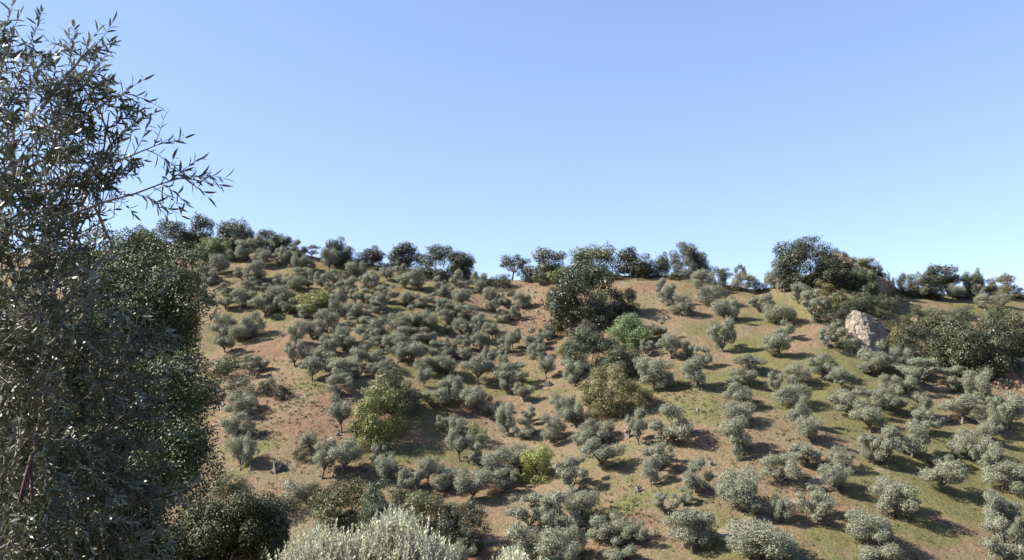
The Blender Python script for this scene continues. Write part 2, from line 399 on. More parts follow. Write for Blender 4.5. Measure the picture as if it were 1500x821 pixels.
pale = patches([(1080, 775, 34, 5, .8), (1110, 764, 30, 5, .9), (1160, 738, 18, 5, .8), (1205, 710, 24, 8, 1), (1060, 785, 20, 5, .7), (745, 645, 26, 18, .45), (728, 790, 45, 4, .8), (870, 800, 30, 6, .5), (960, 790, 20, 2, .7), (1380, 570, 24, 4, .7), (1290, 690, 24, 5, .5), (930, 425, 50, 14, .15)])
for nm, arr in (('grass', grass), ('red', red), ('pale', pale)):
    a = gme.attributes.new(nm, 'FLOAT', 'POINT'); a.data.foreach_set('value', arr.astype(np.float32))
gob = tag(link('ground', gme), 'dry reddish hillside with patches of green grass', 'ground', kind='structure')

# ------------------------------------------------------------------ olive trees: crown centre x, crown top y, foot y, crown width (photo pixels)
OL = [(280,372,388,20),(320,376,403,30),(287,387,414,34),(382,386,415,40),(355,394,413,22),(348,354,384,30),(378,350,375,34),(385,368,390,30),(408,352,372,24),(412,367,384,22),(350,368,384,22),(408,380,392,16),
(436,356,378,22),(420,367,391,24),(482,368,401,22),(438,376,398,24),(454,384,398,20),(443,394,410,26),(433,407,427,28),(451,408,424,16),(489,398,417,22),(505,400,412,16),(523,386,410,26),(508,410,436,28),(541,404,429,26),(567,394,411,20),(583,385,403,20),(593,404,424,18),(566,421,446,30),(541,426,446,26),(482,416,430,18),(494,428,466,28),(412,422,452,36),(421,441,462,26),
(614,398,428,36),(643,408,432,22),(675,400,426,32),(703,402,420,24),(703,414,434,20),(722,424,446,28),(740,432,452,20),(765,432,454,30),(597,434,448,20),(636,432,447,22),(617,436,452,22),(652,418,436,22),(677,426,448,30),(652,440,462,24),
(1030,398,428,36),(1042,422,448,40),(973,412,440,28),(980,420,447,30),(998,436,464,36),(1066,441,474,42),(1118,434,459,34),(1090,404,428,34),(1130,400,424,20),(1148,404,430,26),(1168,418,444,32),(1194,428,466,42),
(1394,421,440,36),(1434,419,438,22),(1444,433,455,26),(1469,433,452,20),
(330,428,455,26),(354,426,454,34),(388,430,464,46),(331,418,430,26),(322,462,492,40),(370,461,496,34),(350,480,502,30),(330,485,517,34),(362,414,428,24),(388,418,432,26),
(446,450,468,20),(475,456,484,36),(434,474,508,26),(457,472,498,30),(432,502,537,30),(524,446,470,36),(525,466,486,34),(552,444,460,24),(552,468,494,26),(582,462,492,38),(495,480,508,28),(503,492,514,36),(558,494,514,32),(582,494,514,28),(534,498,520,22),(517,513,540,32),(551,515,538,30),(582,508,532,34),(472,516,540,30),(497,528,555,34),(453,512,534,22),
(607,450,482,40),(588,462,482,22),(601,482,508,44),(602,504,535,44),(650,440,462,22),(678,448,470,36),(676,469,492,26),(652,478,490,16),(706,462,486,26),(722,476,498,28),(737,455,474,24),(756,448,470,20),(722,442,458,20),(750,484,511,28),(774,494,516,20),(705,490,518,28),(680,494,514,30),(642,502,526,30),(661,498,524,22),(682,512,530,28),(716,512,540,20),(734,514,536,24),(622,526,548,30),(650,524,548,34),
(785,484,512,34),(788,505,528,28),(802,478,500,26),(800,524,556,26),(946,500,522,22),(957,527,570,52),(973,548,574,24),(964,472,498,34),(983,493,526,40),(1009,502,528,20),(1028,510,538,26),(1060,470,517,40),(1098,522,546,52),
(1140,450,476,44),(1146,472,500,32),(1142,492,523,40),(1212,484,511,26),(1240,484,512,44),(1225,474,492,20),(1207,521,555,44),(1232,541,572,38),(1290,505,545,50),(1318,512,548,40),
(372,524,552,32),(457,526,558,36),(350,578,610,40),(349,608,646,46),(352,642,690,40),
(497,530,562,40),(497,550,584,38),(500,582,634,36),(523,533,555,14),(546,534,552,26),(568,528,548,26),(620,542,566,22),(640,572,600,40),(656,558,592,30),
(664,553,584,26),(700,524,563,46),(733,523,549,22),(748,535,568,48),(743,558,580,20),(767,564,590,34),(842,530,566,38),(697,570,608,42),(722,584,612,28),(745,594,640,34),(775,598,622,30),(770,617,644,30),(808,612,650,40),(815,580,600,26),(827,585,618,30),(836,585,626,36),
(1024,528,572,44),(935,602,652,36),(990,597,652,60),(880,618,648,46),(860,626,657,48),(882,646,690,54),(965,652,692,52),(953,672,712,26),(838,672,722,46),(1018,676,722,48),
(1085,542,566,42),(1080,564,597,46),(1075,592,622,52),(1136,548,576,24),(1168,536,568,44),(1160,566,598,46),(1170,585,628,36),(1090,614,666,56),(1078,646,676,16),(1190,613,652,44),(1187,653,687,48),(1144,668,714,58),(1085,692,752,58),
(1278,520,552,44),(1300,552,578,40),(1346,528,562,64),(1330,542,574,40),(1245,572,606,50),(1282,572,602,40),(1275,592,636,56),(1310,572,608,34),(1345,580,616,36),(1358,604,642,42),(1402,540,574,40),(1434,545,592,46),(1410,582,620,54),(1447,600,638,36),(1480,580,630,50),(1492,528,556,30),
(1300,628,682,60),(1335,622,670,50),(1278,640,680,40),(1420,632,674,50),(1450,622,652,34),(1452,650,702,56),(1478,680,722,54),(1498,690,732,34),(1375,664,686,34),(1376,678,722,70),(1230,658,690,40),(1230,682,724,46),
(1197,718,770,58),(1316,706,760,64),(1272,752,804,64),(1285,788,836,70),(1450,722,774,38),(1480,738,774,40),(1474,762,828,58),(1104,730,760,32),(1146,730,768,32),(1116,768,832,90),(1160,796,842,56),(1015,752,812,72),
(976,725,757,36),(1003,718,742,28),(888,756,798,54),(930,765,798,46),(850,719,762,50),(905,795,832,50),(842,800,850,50),(775,728,778,56),(820,724,786,62),(788,775,848,90),(836,775,822,50),(676,798,840,44),
(647,612,634,18),(670,614,642,28),(673,632,676,34),(702,652,686,32),(735,660,708,60),(760,655,692,40),(690,690,732,54),(735,690,724,42),(655,685,714,36),(472,648,702,46),(503,645,699,42),(455,636,660,28),(555,655,692,22),(570,670,712,34),(600,690,722,40),(626,672,713,30),(648,695,722,30),
(1487,762,800,26),(390,438,462,24),(412,404,424,24),(370,402,420,22),(470,402,420,20),(555,432,452,24),(625,462,486,28),(630,484,506,26),(655,456,476,22),(520,426,448,22),(535,470,494,26),(480,494,520,28),(560,534,556,22),(600,430,450,22),(690,476,500,24),(740,496,520,22),(545,484,506,24),(300,420,446,26),(305,395,420,24),(545,400,420,20),(462,440,462,24)]
TRUNK_SHOWN = {(482,401),(703,434),(722,498),(750,511),(602,535),(800,556),(457,558),(500,634),(700,563),(767,590),(697,608),(882,690),(1376,722),(1410,620),(472,702),(503,699),(626,713),(1187,687),(1275,636),(673,676),(420,391),(1098,546),(1232,572),(983,526)}
for i, (x, t, b, w) in enumerate(OL):
    w *= 1.0 if x < 700 else 0.92
    w *= (1.0, .9, 1.08, .96, 1.04)[i % 5]
    if (x, b) in TRUNK_SHOWN: ms = TRUNKY[(i*7) % 4]; w = w*1.0
    else: ms = OLIVES[(i*7+i//10) % 10]; w = w*1.0
    place('olive_tree', ms, M['olive'], x, t-2, b, w, 'olive tree')

# ------------------------------------------------------------------ oaks, other trees and shrubs
OT = [  # name, mesh set, index, material, x, top, foot, width, category, label
('holm_oak','BIGOAKS',0,'dark',252,325,371,60,'oak tree','dark holm oak filling the near end of the ridge-top clump above the bright green tree'),
('holm_oak','OAKS',4,'dark',212,336,374,44,'oak tree','dark oak at the outer end of the ridge-top clump behind the tall evergreen'),
('holm_oak','OAKS',1,'dark',293,318,357,42,'oak tree','tallest dark oak in the ridge-top clump behind the bright green tree'),
('holm_oak','OAKS',2,'grey',340,323,358,42,'oak tree','brownish grey oak rising on the ridge behind an olive-green oak'),
('holm_oak','OAKS',3,'dark',363,335,352,20,'oak tree','small dark oak tucked against the brownish grey ridge oak'),
('holm_oak','OAKS',4,'green',346,340,368,36,'oak tree','olive-green round oak just below the brownish grey ridge oak'),
('broadleaf_tree','OAKS',0,'vivid',306,348,380,40,'tree','bright green leafy tree below the dark ridge-top clump'),
('broadleaf_tree','SHRUBS',1,'vivid',326,354,380,26,'tree','lower bright green tree leaning on its brighter neighbour below the ridge-top clump'),
('holm_oak','OAKS',1,'grey',392,337,362,38,'oak tree','grey-green oak on the sloping crest between the ridge-top clump and a dark round oak'),
('holm_oak','OAKS',2,'dark',412,344,371,32,'oak tree','dark round oak at the lower end of the left crest'),
('small_tree','AIRY',0,'grey',456,358,380,26,'tree','thin grey crest tree with sky showing under its crown'),
('holm_oak','OAKS',3,'dark',493,350,389,44,'oak tree','dark domed oak standing alone on the grassy crest'),
('holm_oak','OAKS',4,'grey',542,363,388,40,'oak tree','low grey-green oak on the crest between two dark oaks'),
('holm_oak','OAKS',0,'dark',592,357,395,48,'oak tree','peaked dark oak on the crest beside a broad open-crowned oak'),
('holm_oak','BIGOAKS',1,'dark',650,361,408,72,'oak tree','broad dark oak with sky showing through its lower crown on the crest'),
('holm_oak','OAKS',2,'dark',680,374,410,34,'oak tree','dark oak drooping at the open end of the left crest'),
('shrub','SHRUBS',0,'green',603,390,410,36,'shrub','green shrub at the foot of the peaked dark crest oak'),
('shrub','SHRUBS',1,'dark',728,402,422,40,'shrub','dark low shrub on the crest at the edge of the bare earth bank'),
('holm_oak','AIRY',1,'dark',750,372,408,46,'oak tree','open dark oak with bare forked trunks against the sky above the bare earth bank'),
('shrub','SHRUBS',2,'dark',769,386,412,22,'shrub','upright dark shrub touching the open forked oak on the crest'),
('holm_oak','OAKS',1,'grey',803,367,406,56,'oak tree','rounded grey-brown oak alone on the crest'),
('holm_oak','OAKS',2,'brown',870,361,405,64,'oak tree','brown-green domed oak on the crest directly behind the big evergreen oak'),
('holm_oak','OAKS',3,'dark',928,365,406,52,'oak tree','dark crest oak standing at the top of the bare dry field'),
('holm_oak','OAKS',4,'dark',968,373,405,26,'oak tree','narrow dark oak between two larger oaks at the top of the dry field'),
('holm_oak','BIGOAKS',2,'grey',1006,358,406,56,'oak tree','tall rounded grey oak, highest of the crest row above the dry field'),
('shrub','SHRUBS',3,'dark',1036,386,409,18,'shrub','dark shrub pressed against the tall grey crest oak'),
('shrub','SHRUBS',0,'dark',1053,392,421,22,'shrub','dark leafy shrub on the crest beside a thin bluish tree'),
('small_tree','AIRY',2,'green',1062,391,420,20,'tree','thin see-through tree on the low gap of the crest'),
('small_tree','AIRY',0,'grey',1086,387,424,18,'tree','spindly tall sapling rising behind olives on the low gap of the crest'),
('shrub','SHRUBS',1,'dark',1114,408,427,20,'shrub','dark shrub on the crest gap at the end of the sandy track'),
('shrub','SHRUBS',2,'yellow',820,391,414,36,'shrub','yellowish shrub at the upper edge of the big evergreen oak'),
('shrub','SHRUBS',3,'brown',792,398,418,24,'shrub','drab shrub on the bare bank below the rounded grey-brown oak'),
('shrub','SHRUBS',0,'dark',752,424,435,12,'shrub','tiny dark bush alone on the bare earth bank'),
('holm_oak','BIGOAKS',0,'dark',852,391,476,112,'oak tree','biggest dark evergreen oak on the open hillside beside the dry field'),
('holm_oak','OAKS',1,'dark',913,424,464,42,'oak tree','dark bushy oak at the shaded side of the big evergreen oak'),
('holm_oak','OAKS',4,'grey',878,434,473,48,'oak tree','round grey-green oak in front of the big evergreen oak'),
('shrub','SHRUBS',1,'yellow',816,460,484,22,'shrub','yellow shrub at the foot of the big evergreen oak'),
('shrub','SHRUBS',2,'brown',834,470,492,16,'shrub','dry brown shrub beside the yellow shrub under the big oak'),
('broadleaf_tree','OAKS',0,'vivid',924,461,508,54,'tree','bright green rounded tree just downhill of the big evergreen oak'),
('broadleaf_tree','OAKS',3,'grey',854,472,512,44,'tree','silvery grey tree between the big evergreen oak and the green thicket'),
('holm_oak','BIGOAKS',1,'green',868,486,549,84,'oak tree','wide mid-green oak forming the thicket uphill of the golden oak'),
('shrub','SHRUBS',3,'lime',830,500,532,28,'shrub','yellow-green bush on the sunny side of the wide mid-green oak'),
('holm_oak','OAKS',2,'dark',914,508,550,46,'oak tree','dark shaded oak between the bright green tree and the golden oak'),
('holm_oak','BIGOAKS',2,'gold',893,537,606,78,'oak tree','golden-brown round oak in the middle of the grove'),
('shrub','SHRUBS',0,'gold',938,562,594,34,'shrub','small golden bush attached to the side of the golden oak'),
('broadleaf_tree','OAKS',4,'lime',464,424,460,52,'tree','lime yellow-green tree in the dense grove'),
('holm_oak','BIGOAKS',0,'dark',1180,351,418,98,'oak tree','large dark open-branched oak at the foot of the rocky peak'),
('holm_oak','OAKS',1,'dark',1226,378,420,54,'oak tree','very dark oak between the large open-branched oak and the rocky peak'),
('shrub','SHRUBS',1,'brown',1231,363,382,24,'shrub','reddish-brown bush crowning the rocky peak'),
('shrub','SHRUBS',2,'yellow',1252,375,393,38,'shrub','yellowish scrub on the upper slope of the rocky peak'),
('shrub','SHRUBS',3,'green',1273,377,396,26,'shrub','green scrub on the skyline flank of the rocky peak'),
('shrub','SHRUBS',0,'green',1285,388,402,15,'shrub','small round scrub lower on the skyline flank of the rocky peak'),
('shrub','SHRUBS',1,'dark',1293,395,408,13,'shrub','dark little scrub lowest on the skyline flank of the rocky peak'),
('holm_oak','OAKS',2,'green',1266,394,432,36,'oak tree','grey-green oak on the face of the rocky peak'),
('small_tree','SHRUBS',2,'dark',1306,400,432,11,'tree','pointed small tree peeping over the saddle beside the rocky peak'),
('small_tree','SHRUBS',3,'dark',1317,407,434,11,'tree','short round tree peeping over the saddle beside the rocky peak'),
('shrub','SHRUBS',0,'gold',1208,411,430,26,'shrub','dry buff bush under the large open-branched oak'),
('holm_oak','OAKS',3,'brown',1237,427,462,40,'oak tree','brown-green bushy oak uphill of the pale rock wedge'),
('holm_oak','OAKS',0,'green',1264,428,456,36,'oak tree','mid-green bushy oak directly behind the pale rock wedge'),
('shrub','SHRUBS',1,'green',1294,430,454,36,'shrub','green scrub on the shoulder uphill of the pale rock wedge'),
('shrub','SHRUBS',2,'dark',1204,452,474,24,'shrub','dark bush at the edge of the sandy track below buff scrub'),
('shrub','SHRUBS',3,'dark',1222,454,480,26,'shrub','dark bush nearer the pale rock wedge in a row along the sandy track'),
('holm_oak','OAKS',4,'dark',1242,448,486,36,'oak tree','dark oak shading the sunny side of the pale rock wedge'),
('holm_oak','OAKS',1,'grey',1331,401,434,24,'oak tree','bluish grey oak on the saddle next to the rocky peak'),
('holm_oak','OAKS',3,'grey',1349,402,437,28,'oak tree','tall grey oak in the saddle row next to a bluish grey one'),
('holm_oak','OAKS',0,'dark',1367,404,438,28,'oak tree','dark oak in the saddle row beside the oak with a sunlit trunk'),
('holm_oak','TRUNKY',0,'dark',1390,389,432,54,'oak tree','broad dark oak with a sunlit orange trunk on the far crest'),
('holm_oak','OAKS',2,'dark',1420,400,428,22,'oak tree','dark oak in the gap behind the oak with the sunlit trunk'),
('holm_oak','OAKS',4,'green',1432,396,430,20,'oak tree','upright green oak at the end of the saddle row'),
('broadleaf_tree','OAKS',1,'gold',1467,403,434,36,'tree','pinkish buff tree alone on the far crest'),
('shrub','SHRUBS',0,'dark',1488,417,432,16,'shrub','dark bush beside the pinkish buff tree on the far crest'),
('shrub','SHRUBS',3,'yellow',1314,482,520,30,'shrub','yellow-green scrub against the shaded side of the pale rock wedge'),
('shrub','SHRUBS',1,'brown',1322,462,486,34,'shrub','brown scrub on the ledge above the pale rock wedge'),
('shrub','SHRUBS',2,'green',1352,446,472,34,'shrub','green scrub on the grassy shoulder above the dark thicket'),
('holm_oak','OAKS',0,'brown',1380,456,500,64,'oak tree','brown-green oak along the upper edge of the dark thicket'),
('holm_oak','BIGOAKS',1,'dark',1350,478,536,66,'oak tree','dark oak at the sunny end of the dark thicket'),
('holm_oak','BIGOAKS',2,'dark',1430,462,546,116,'oak tree','largest deep-shaded oak of the dark thicket beside the red bank'),
('holm_oak','OAKS',2,'green',1392,492,546,56,'oak tree','green-grey oak bulging from the front of the dark thicket'),
('holm_oak','BIGOAKS',0,'brown',1472,452,530,72,'oak tree','brownish oak at the crest end of the dark thicket'),
('shrub','SHRUBS',0,'grey',1416,446,466,30,'shrub','grey scrub at the top edge of the dark thicket by bare tan earth'),
('shrub','SHRUBS',2,'green',1465,540,562,16,'shrub','little green bush at the foot of the red bank'),
('shrub','SHRUBS',1,'green',330,518,548,62,'shrub','green hedge-like shrub along the upper edge of the bare reddish slope'),
('shrub','SHRUBS',0,'green',362,516,534,34,'shrub','bright low shrub at the end of the green hedge'),
('shrub','SHRUBS',2,'green',391,552,577,26,'shrub','straggly green shrub on the bare reddish slope'),
('shrub','SHRUBS',3,'dark',412,562,584,24,'shrub','low dark shrub beside the straggly green shrub'),
('shrub','SHRUBS',3,'grey',352,554,582,40,'shrub','pale dry shrub by the white stones'),
('holm_oak','OAKS',3,'brown',578,546,606,68,'oak tree','brown-leaved oak right behind the yellow-topped oak'),
('holm_oak','BIGOAKS',1,'yellow',552,567,644,88,'oak tree','round oak with sunlit yellow-green top casting a long shadow'),
('shrub','SHRUBS',1,'vivid',697,621,655,30,'shrub','green round bush at the edge of the sandy gully'),
('broadleaf_tree','OAKS',2,'lime',789,654,704,46,'tree','yellow-green leafy tree with slim trunks among grey olives'),
('shrub','SHRUBS',0,'olive',425,704,740,40,'shrub','pale grey-green shrub below the dark stump'),
('holm_oak','BIGOAKS',0,'brown',500,706,776,92,'oak tree','brown-green scrub oak, uphill end of the row behind the pale shrub'),
('holm_oak','BIGOAKS',2,'green',566,710,790,88,'oak tree','brown-green scrub oak in the middle of the row behind the pale shrub'),
('holm_oak','BIGOAKS',1,'brown',628,724,804,92,'oak tree','brown scrub oak behind the tall shoots of the pale shrub'),
('holm_oak','BIGOAKS',0,'dark',680,738,808,80,'oak tree','dark oak at the end of the scrub row by the pale track'),
('shrub','SHRUBS',3,'green',1244,498,520,26,'shrub','green scrub growing from the sunny foot of the pale rock wedge'),
('shrub','SHRUBS',0,'brown',1306,472,500,28,'shrub','brown scrub clinging to the shaded edge of the pale rock wedge'),
('shrub','SHRUBS',2,'green',1290,452,468,24,'shrub','green scrub sprouting on top of the pale rock wedge'),
('shrub','SHRUBS',1,'brown',440,652,672,28,'shrub','dry bush uphill of the touching pair of olives'),
('shrub','SHRUBS',0,'green',330,690,722,44,'shrub','green bush on the edge of the bare slope near the low brown stump'),
('shrub','SHRUBS',3,'brown',455,706,728,40,'shrub','brown bush on the red bank below the dark stump'),
('shrub','SHRUBS',2,'green',300,560,590,36,'shrub','green bush showing between the evergreen oak and the white stones'),
('shrub','SHRUBS',2,'brown',400,720,760,60,'shrub','low brown scrub between the pale shrub and the shaded near bush'),
]
CREST = [(375, 366, 18), (430, 372, 20), (520, 388, 22), (560, 393, 24), (625, 404, 26), (700, 411, 22), (775, 412, 18), (835, 409, 24), (895, 408, 22), (950, 406, 18), (985, 407, 20), (1075, 424, 18), (1140, 420, 18), (1340, 434, 22), (1375, 437, 20), (1410, 436, 24), (1450, 437, 18), (1478, 437, 22), (1499, 437, 20)]
SETS = dict(BIGOAKS=BIGOAKS, OAKS=OAKS, AIRY=AIRY, SHRUBS=SHRUBS, TRUNKY=TRUNKY)
for name, st, i, mt, x, t, b, w, cat, lab in OT:
    place(name, SETS[st][i], M[mt], x, t+2, b, w*(.88 if st == 'BIGOAKS' else .97), cat, lab, low=(.0 if st in ('AIRY', 'TRUNKY') else .22))

for k, (x, b, w) in enumerate(CREST):
    place('shrub', SHRUBS[k % 4], M[('dark', 'green', 'brown')[k % 3]], x, b-8, b+2, w, 'shrub', 'low scrub bush filling a gap between the oaks along the crest', 'scrub along the crest', low=.2)

# ------------------------------------------------------------------ rocks
def rock(name, pts, mat, label, cat='rock', cuts=4, amp=0.06, seed=0, group=None, loc=None, rot=0):
    """convex hull of local points, split and roughened"""
    bm = bmesh.new()
    for p in pts: bm.verts.new(p)
    r = bmesh.ops.convex_hull(bm, input=bm.verts)
    bmesh.ops.delete(bm, geom=[g for g in r['geom_interior'] if isinstance(g, bmesh.types.BMVert)], context='VERTS')
    bmesh.ops.triangulate(bm, faces=bm.faces)
    size = max(max(v.co[k] for v in bm.verts)-min(v.co[k] for v in bm.verts) for k in range(3))
    for _ in range(cuts):
        bmesh.ops.subdivide_edges(bm, edges=[e for e in bm.edges if e.calc_length() > size*0.022], cuts=1, use_grid_fill=True)
        bmesh.ops.triangulate(bm, faces=bm.faces)
    bm.normal_update()
    for v in bm.verts:
        q = v.co/size*5+Vector((seed*3.7, seed, 0))
        c = mnoise.cell_vector(q*2.2)
        n = mnoise.fractal(q, 0.8, 2.1, 5)
        v.co += v.normal*size*amp*(n*1.1+c.x*0.35) + Vector((c.y-.5, c.z-.5, 0))*size*amp*.3
    me = bpy.data.meshes.new(name); bm.to_mesh(me); bm.free(); me.materials.append(mat)
    o = link(name, me); o.location = loc; o.rotation_euler = (0, 0, rot)
    return tag(o, label, cat, group)
# pale wedge
p = hit(1268, 517); s = mpp(p)
W = lambda dx, dz, dy: (dx*s, dy, dz*s)
rock('rock_outcrop', [W(-30, -14, -.5), W(-18, 12, .5), W(-8, 46, 2), W(-2, 63, 3.2), W(5, 60, 2.6), W(2, 10, -1.3), W(0, -16, -1.9), W(20, 56, 3.0), W(42, 42, 4.0), W(52, 18, 3.2), W(54, -14, 1.4), W(30, 50, 7), W(-20, -14, 8), W(40, -14, 9), W(-4, 60, 6)],
     M['rock'], 'pale pinkish wedge of bare rock with a sharp apex', cuts=6, amp=0.032, seed=1, loc=(p.x, p.y, p.z))
# rocky peak flank
p = hit(1268, 424); s = mpp(p)
rock('rock_outcrop', [W(-44, 50, 3.5), W(-36, 59, 4), W(-26, 54, 3), W(-8, 40, 1.5), W(-6, 28, -.6), W(12, 27, 1.0), W(34, 12, .4), W(48, 0, 1.0), W(20, -10, -1.6), W(-44, 10, .5), W(-36, -12, 1), W(50, -14, 5), W(-30, -10, 9), W(-20, 44, 8)],
     M['tanrock'], 'tan layered rock of the peak sloping down along the skyline', cuts=5, amp=0.03, seed=4, loc=(p.x, p.y, p.z))
p = hit(1490, 570); s = mpp(p)
rock('rock_outcrop', [W(-34, -4, 0), W(-26, 10, 1), W(-12, 26, 2.2), (W(4, 34, 3)), W(24, 38, 3.5), W(50, 30, 3), W(60, -6, 1), W(10, -8, -1.2), W(-10, -8, -.8), W(50, -6, 7), W(-30, -6, 6), W(10, 30, 7)],
     M['redrock'], 'orange-tan eroded rock face below the dark thicket at the end of the slope', cuts=6, amp=0.05, seed=9, loc=(p.x, p.y, p.z))
def blob(name, px, py, wpx, hpx, mat, label, seed, group=None, cat='rock', cuts=2, amp=0.08):
    p = hit(px, py); s = mpp(p); rr = random.Random(seed)
    pts = []
    for k in range(16):
        a = rr.uniform(0, 6.283); b = rr.uniform(-.6, 1.3)
        pts.append((math.cos(a)*math.cos(b)*wpx*s*.5*rr.uniform(.8, 1.1), math.sin(a)*math.cos(b)*wpx*s*.45*rr.uniform(.8, 1.1), math.sin(b)*hpx*s*.9*rr.uniform(.75, 1.0)))
    return rock(name, pts, mat, label, cat, cuts, amp, seed, group, (p.x, p.y, p.z+hpx*s*.02))
blob('boulder', 803, 565, 15, 8, M['greystone'], 'dark grey boulder below an olive on the mid slope', 21, cat='boulder', cuts=3)
blob('boulder', 414, 688, 13, 9, M['greystone'], 'round grey boulder beside the dark stump', 22, cat='boulder', cuts=3)
blob('boulder', 919, 642, 12, 28, M['stone'], 'upright pinkish white boulder downhill of the golden oak', 23, cat='boulder', cuts=3)
blob('boulder', 1383, 616, 22, 8, M['stone'], 'flat cream boulder beside an olive below the dark thicket', 24, cat='boulder', cuts=3)
blob('boulder', 1042, 683, 8, 9, M['stone'], 'white boulder against a bushy olive on the lower slope', 25, cat='boulder', cuts=3)
blob('boulder', 977, 466, 6, 5, M['stone'], 'small bright white boulder alone on the dry field', 26, cat='boulder')
blob('boulder', 494, 638, 7, 7, M['stone'], 'small white boulder on the bare slope near the yellow-topped oak', 27, cat='boulder')
blob('boulder', 519, 622, 6, 8, M['stone'], 'white boulder in the shade under the yellow-topped oak', 28, cat='boulder')
blob('boulder', 1310, 758, 13, 10, M['tanrock'], 'tan boulder at the foot of a lone olive on green grass', 29, cat='boulder', cuts=3)
blob('boulder', 1119, 762, 10, 7, M['stone'], 'white boulder beside the pale cream track', 30, cat='boulder')
blob('boulder', 1022, 603, 5, 6, M['stone'], 'little white boulder on grass below the golden oak', 31, cat='boulder')
blob('boulder', 1341, 474, 15, 14, M['rock'], 'grey boulder among scrub above the dark thicket', 32, cat='boulder', cuts=3)
blob('boulder', 1453, 433, 10, 6, M['redrock'], 'pinkish boulder on the far crest near the buff tree', 33, cat='boulder')
for k, (x, y, w, h) in enumerate([(322, 574, 9, 6), (325, 582, 8, 6), (327, 595, 7, 5), (326, 600, 6, 4), (318, 566, 6, 4)]):
    blob('boulder', x, y, w, h, M['stone'], 'white stone in the loose row along the edge of the bare reddish slope', 40+k, 'white stones on the bare slope', 'boulder')
rr = random.Random(5)
for k in range(14):
    blob('boulder', rr.uniform(728, 800), rr.uniform(416, 500), rr.uniform(4, 8), rr.uniform(2.5, 5), M['tanrock' if k % 3 else 'stone'], 'small stone lying on the bare earth bank above the gully', 60+k, 'stones on the bare earth bank', 'boulder')
for k in range(16):
    blob('boulder', rr.uniform(1462, 1499), rr.uniform(545, 572), rr.uniform(5, 11), rr.uniform(3, 6), M['redrock'], 'block of reddish rubble on the eroded bank below the dark thicket', 90+k, 'rubble on the red bank', 'boulder')
for k in range(14):
    blob('boulder', rr.uniform(1236, 1312), rr.uniform(508, 524), rr.uniform(4, 10), rr.uniform(3, 6), M['rock'], 'broken stone fallen at the foot of the pale rock wedge', 150+k, 'fallen stones under the rock wedge', 'boulder')
for k in range(12):
    blob('boulder', 1070+k*6+rr.uniform(-4, 4), 782-k*2.1+rr.uniform(-3, 3), rr.uniform(4, 9), rr.uniform(2, 4), M['stone'], 'cream stone scattered along the pale track', 120+k, 'stones along the pale track', 'boulder')

# ------------------------------------------------------------------ stumps
def stump(px, py, h, w, label, seed, fork=True):
    p = hit(px, py); s = mpp(p); rs = np.random.RandomState(seed); H = h*s; Wd = w*s
    e = bpy.data.objects.new('tree_stump', None); COL.objects.link(e); e.location = p
    tag(e, label, 'tree stump')
    v, q = tube(bend((0, 0, -.3), (Wd*.05, 0, H*.62), 5, rs, .06), [Wd*.42, Wd*.33, Wd*.27, Wd*.24, Wd*.2], 9)
    link('trunk', mesh_np('trunk', v, q, M['bark'], True), e)
    for d in ((-.28, .1, 1.0), (.35, -.1, .85)) if fork else ((-.15, 0, 1.0),):
        v, q = tube(bend((0, 0, H*.45), (Wd*d[0], Wd*d[1], H*d[2]), 4, rs, .06), [Wd*.16, Wd*.14, Wd*.1, Wd*.05], 7)
        link('limb', mesh_np('limb', v, q, M['bark'], True), e)
    for k in range(4):
        a = k*1.6+.4
        v, q = tube(bend((0, 0, H*.18), (math.cos(a)*Wd*.6, math.sin(a)*Wd*.6, -.15), 4, rs, .08), [Wd*.16, Wd*.13, Wd*.09, Wd*.04], 6)
        link('root', mesh_np('root', v, q, M['bark'], True), e)
stump(402, 692, 22, 12, 'dark gnarled stump with two snags on the shaded lower slope', 1)
stump(934, 722, 13, 9, 'short forked dark stump alone on open ground between olives', 2)
stump(367, 690, 10, 6, 'low brown stump under an olive by the dark gnarled stump', 3, False)

# ------------------------------------------------------------------ grass tufts over the hillside
rs = np.random.RandomState(3)
n = 60000
uy = rs.uniform(84, 205, n); ux = rs.uniform(-.62, .66, n)*uy
zz = ground(ux, uy); dens = fbm(ux/7+5, uy/7, 3)
k = dens+rs.normal(size=n)*.08 > 0.47; ux, uy, zz = ux[k], uy[k], zz[k]; n = len(ux)
Vt = []
h = rs.uniform(.05, .2, n); wv = rs.uniform(.03, .10, n)
for b in range(3):
    a = rs.uniform(0, 6.283, n); dx, dy = np.cos(a), np.sin(a); ln = rs.uniform(-.12, .12, (n, 2))
    ox = rs.normal(size=n)*.1; oy = rs.normal(size=n)*.1
    base = np.stack([ux+ox, uy+oy, zz-.03], 1)
    Vt.append(np.stack([base+np.stack([-dx*wv*.5, -dy*wv*.5, 0*h], 1), base+np.stack([dx*wv*.5, dy*wv*.5, 0*h], 1), base+np.stack([ln[:, 0], ln[:, 1], h], 1)], 1))
Vt = np.concatenate(Vt).reshape(-1, 3)
tag(link('dry_grass', mesh_np('dry_grass', Vt, np.arange(len(Vt)).reshape(-1, 3), M['straw'])), 'short dry grass tufts scattered over the hillside', 'grass', kind='stuff')

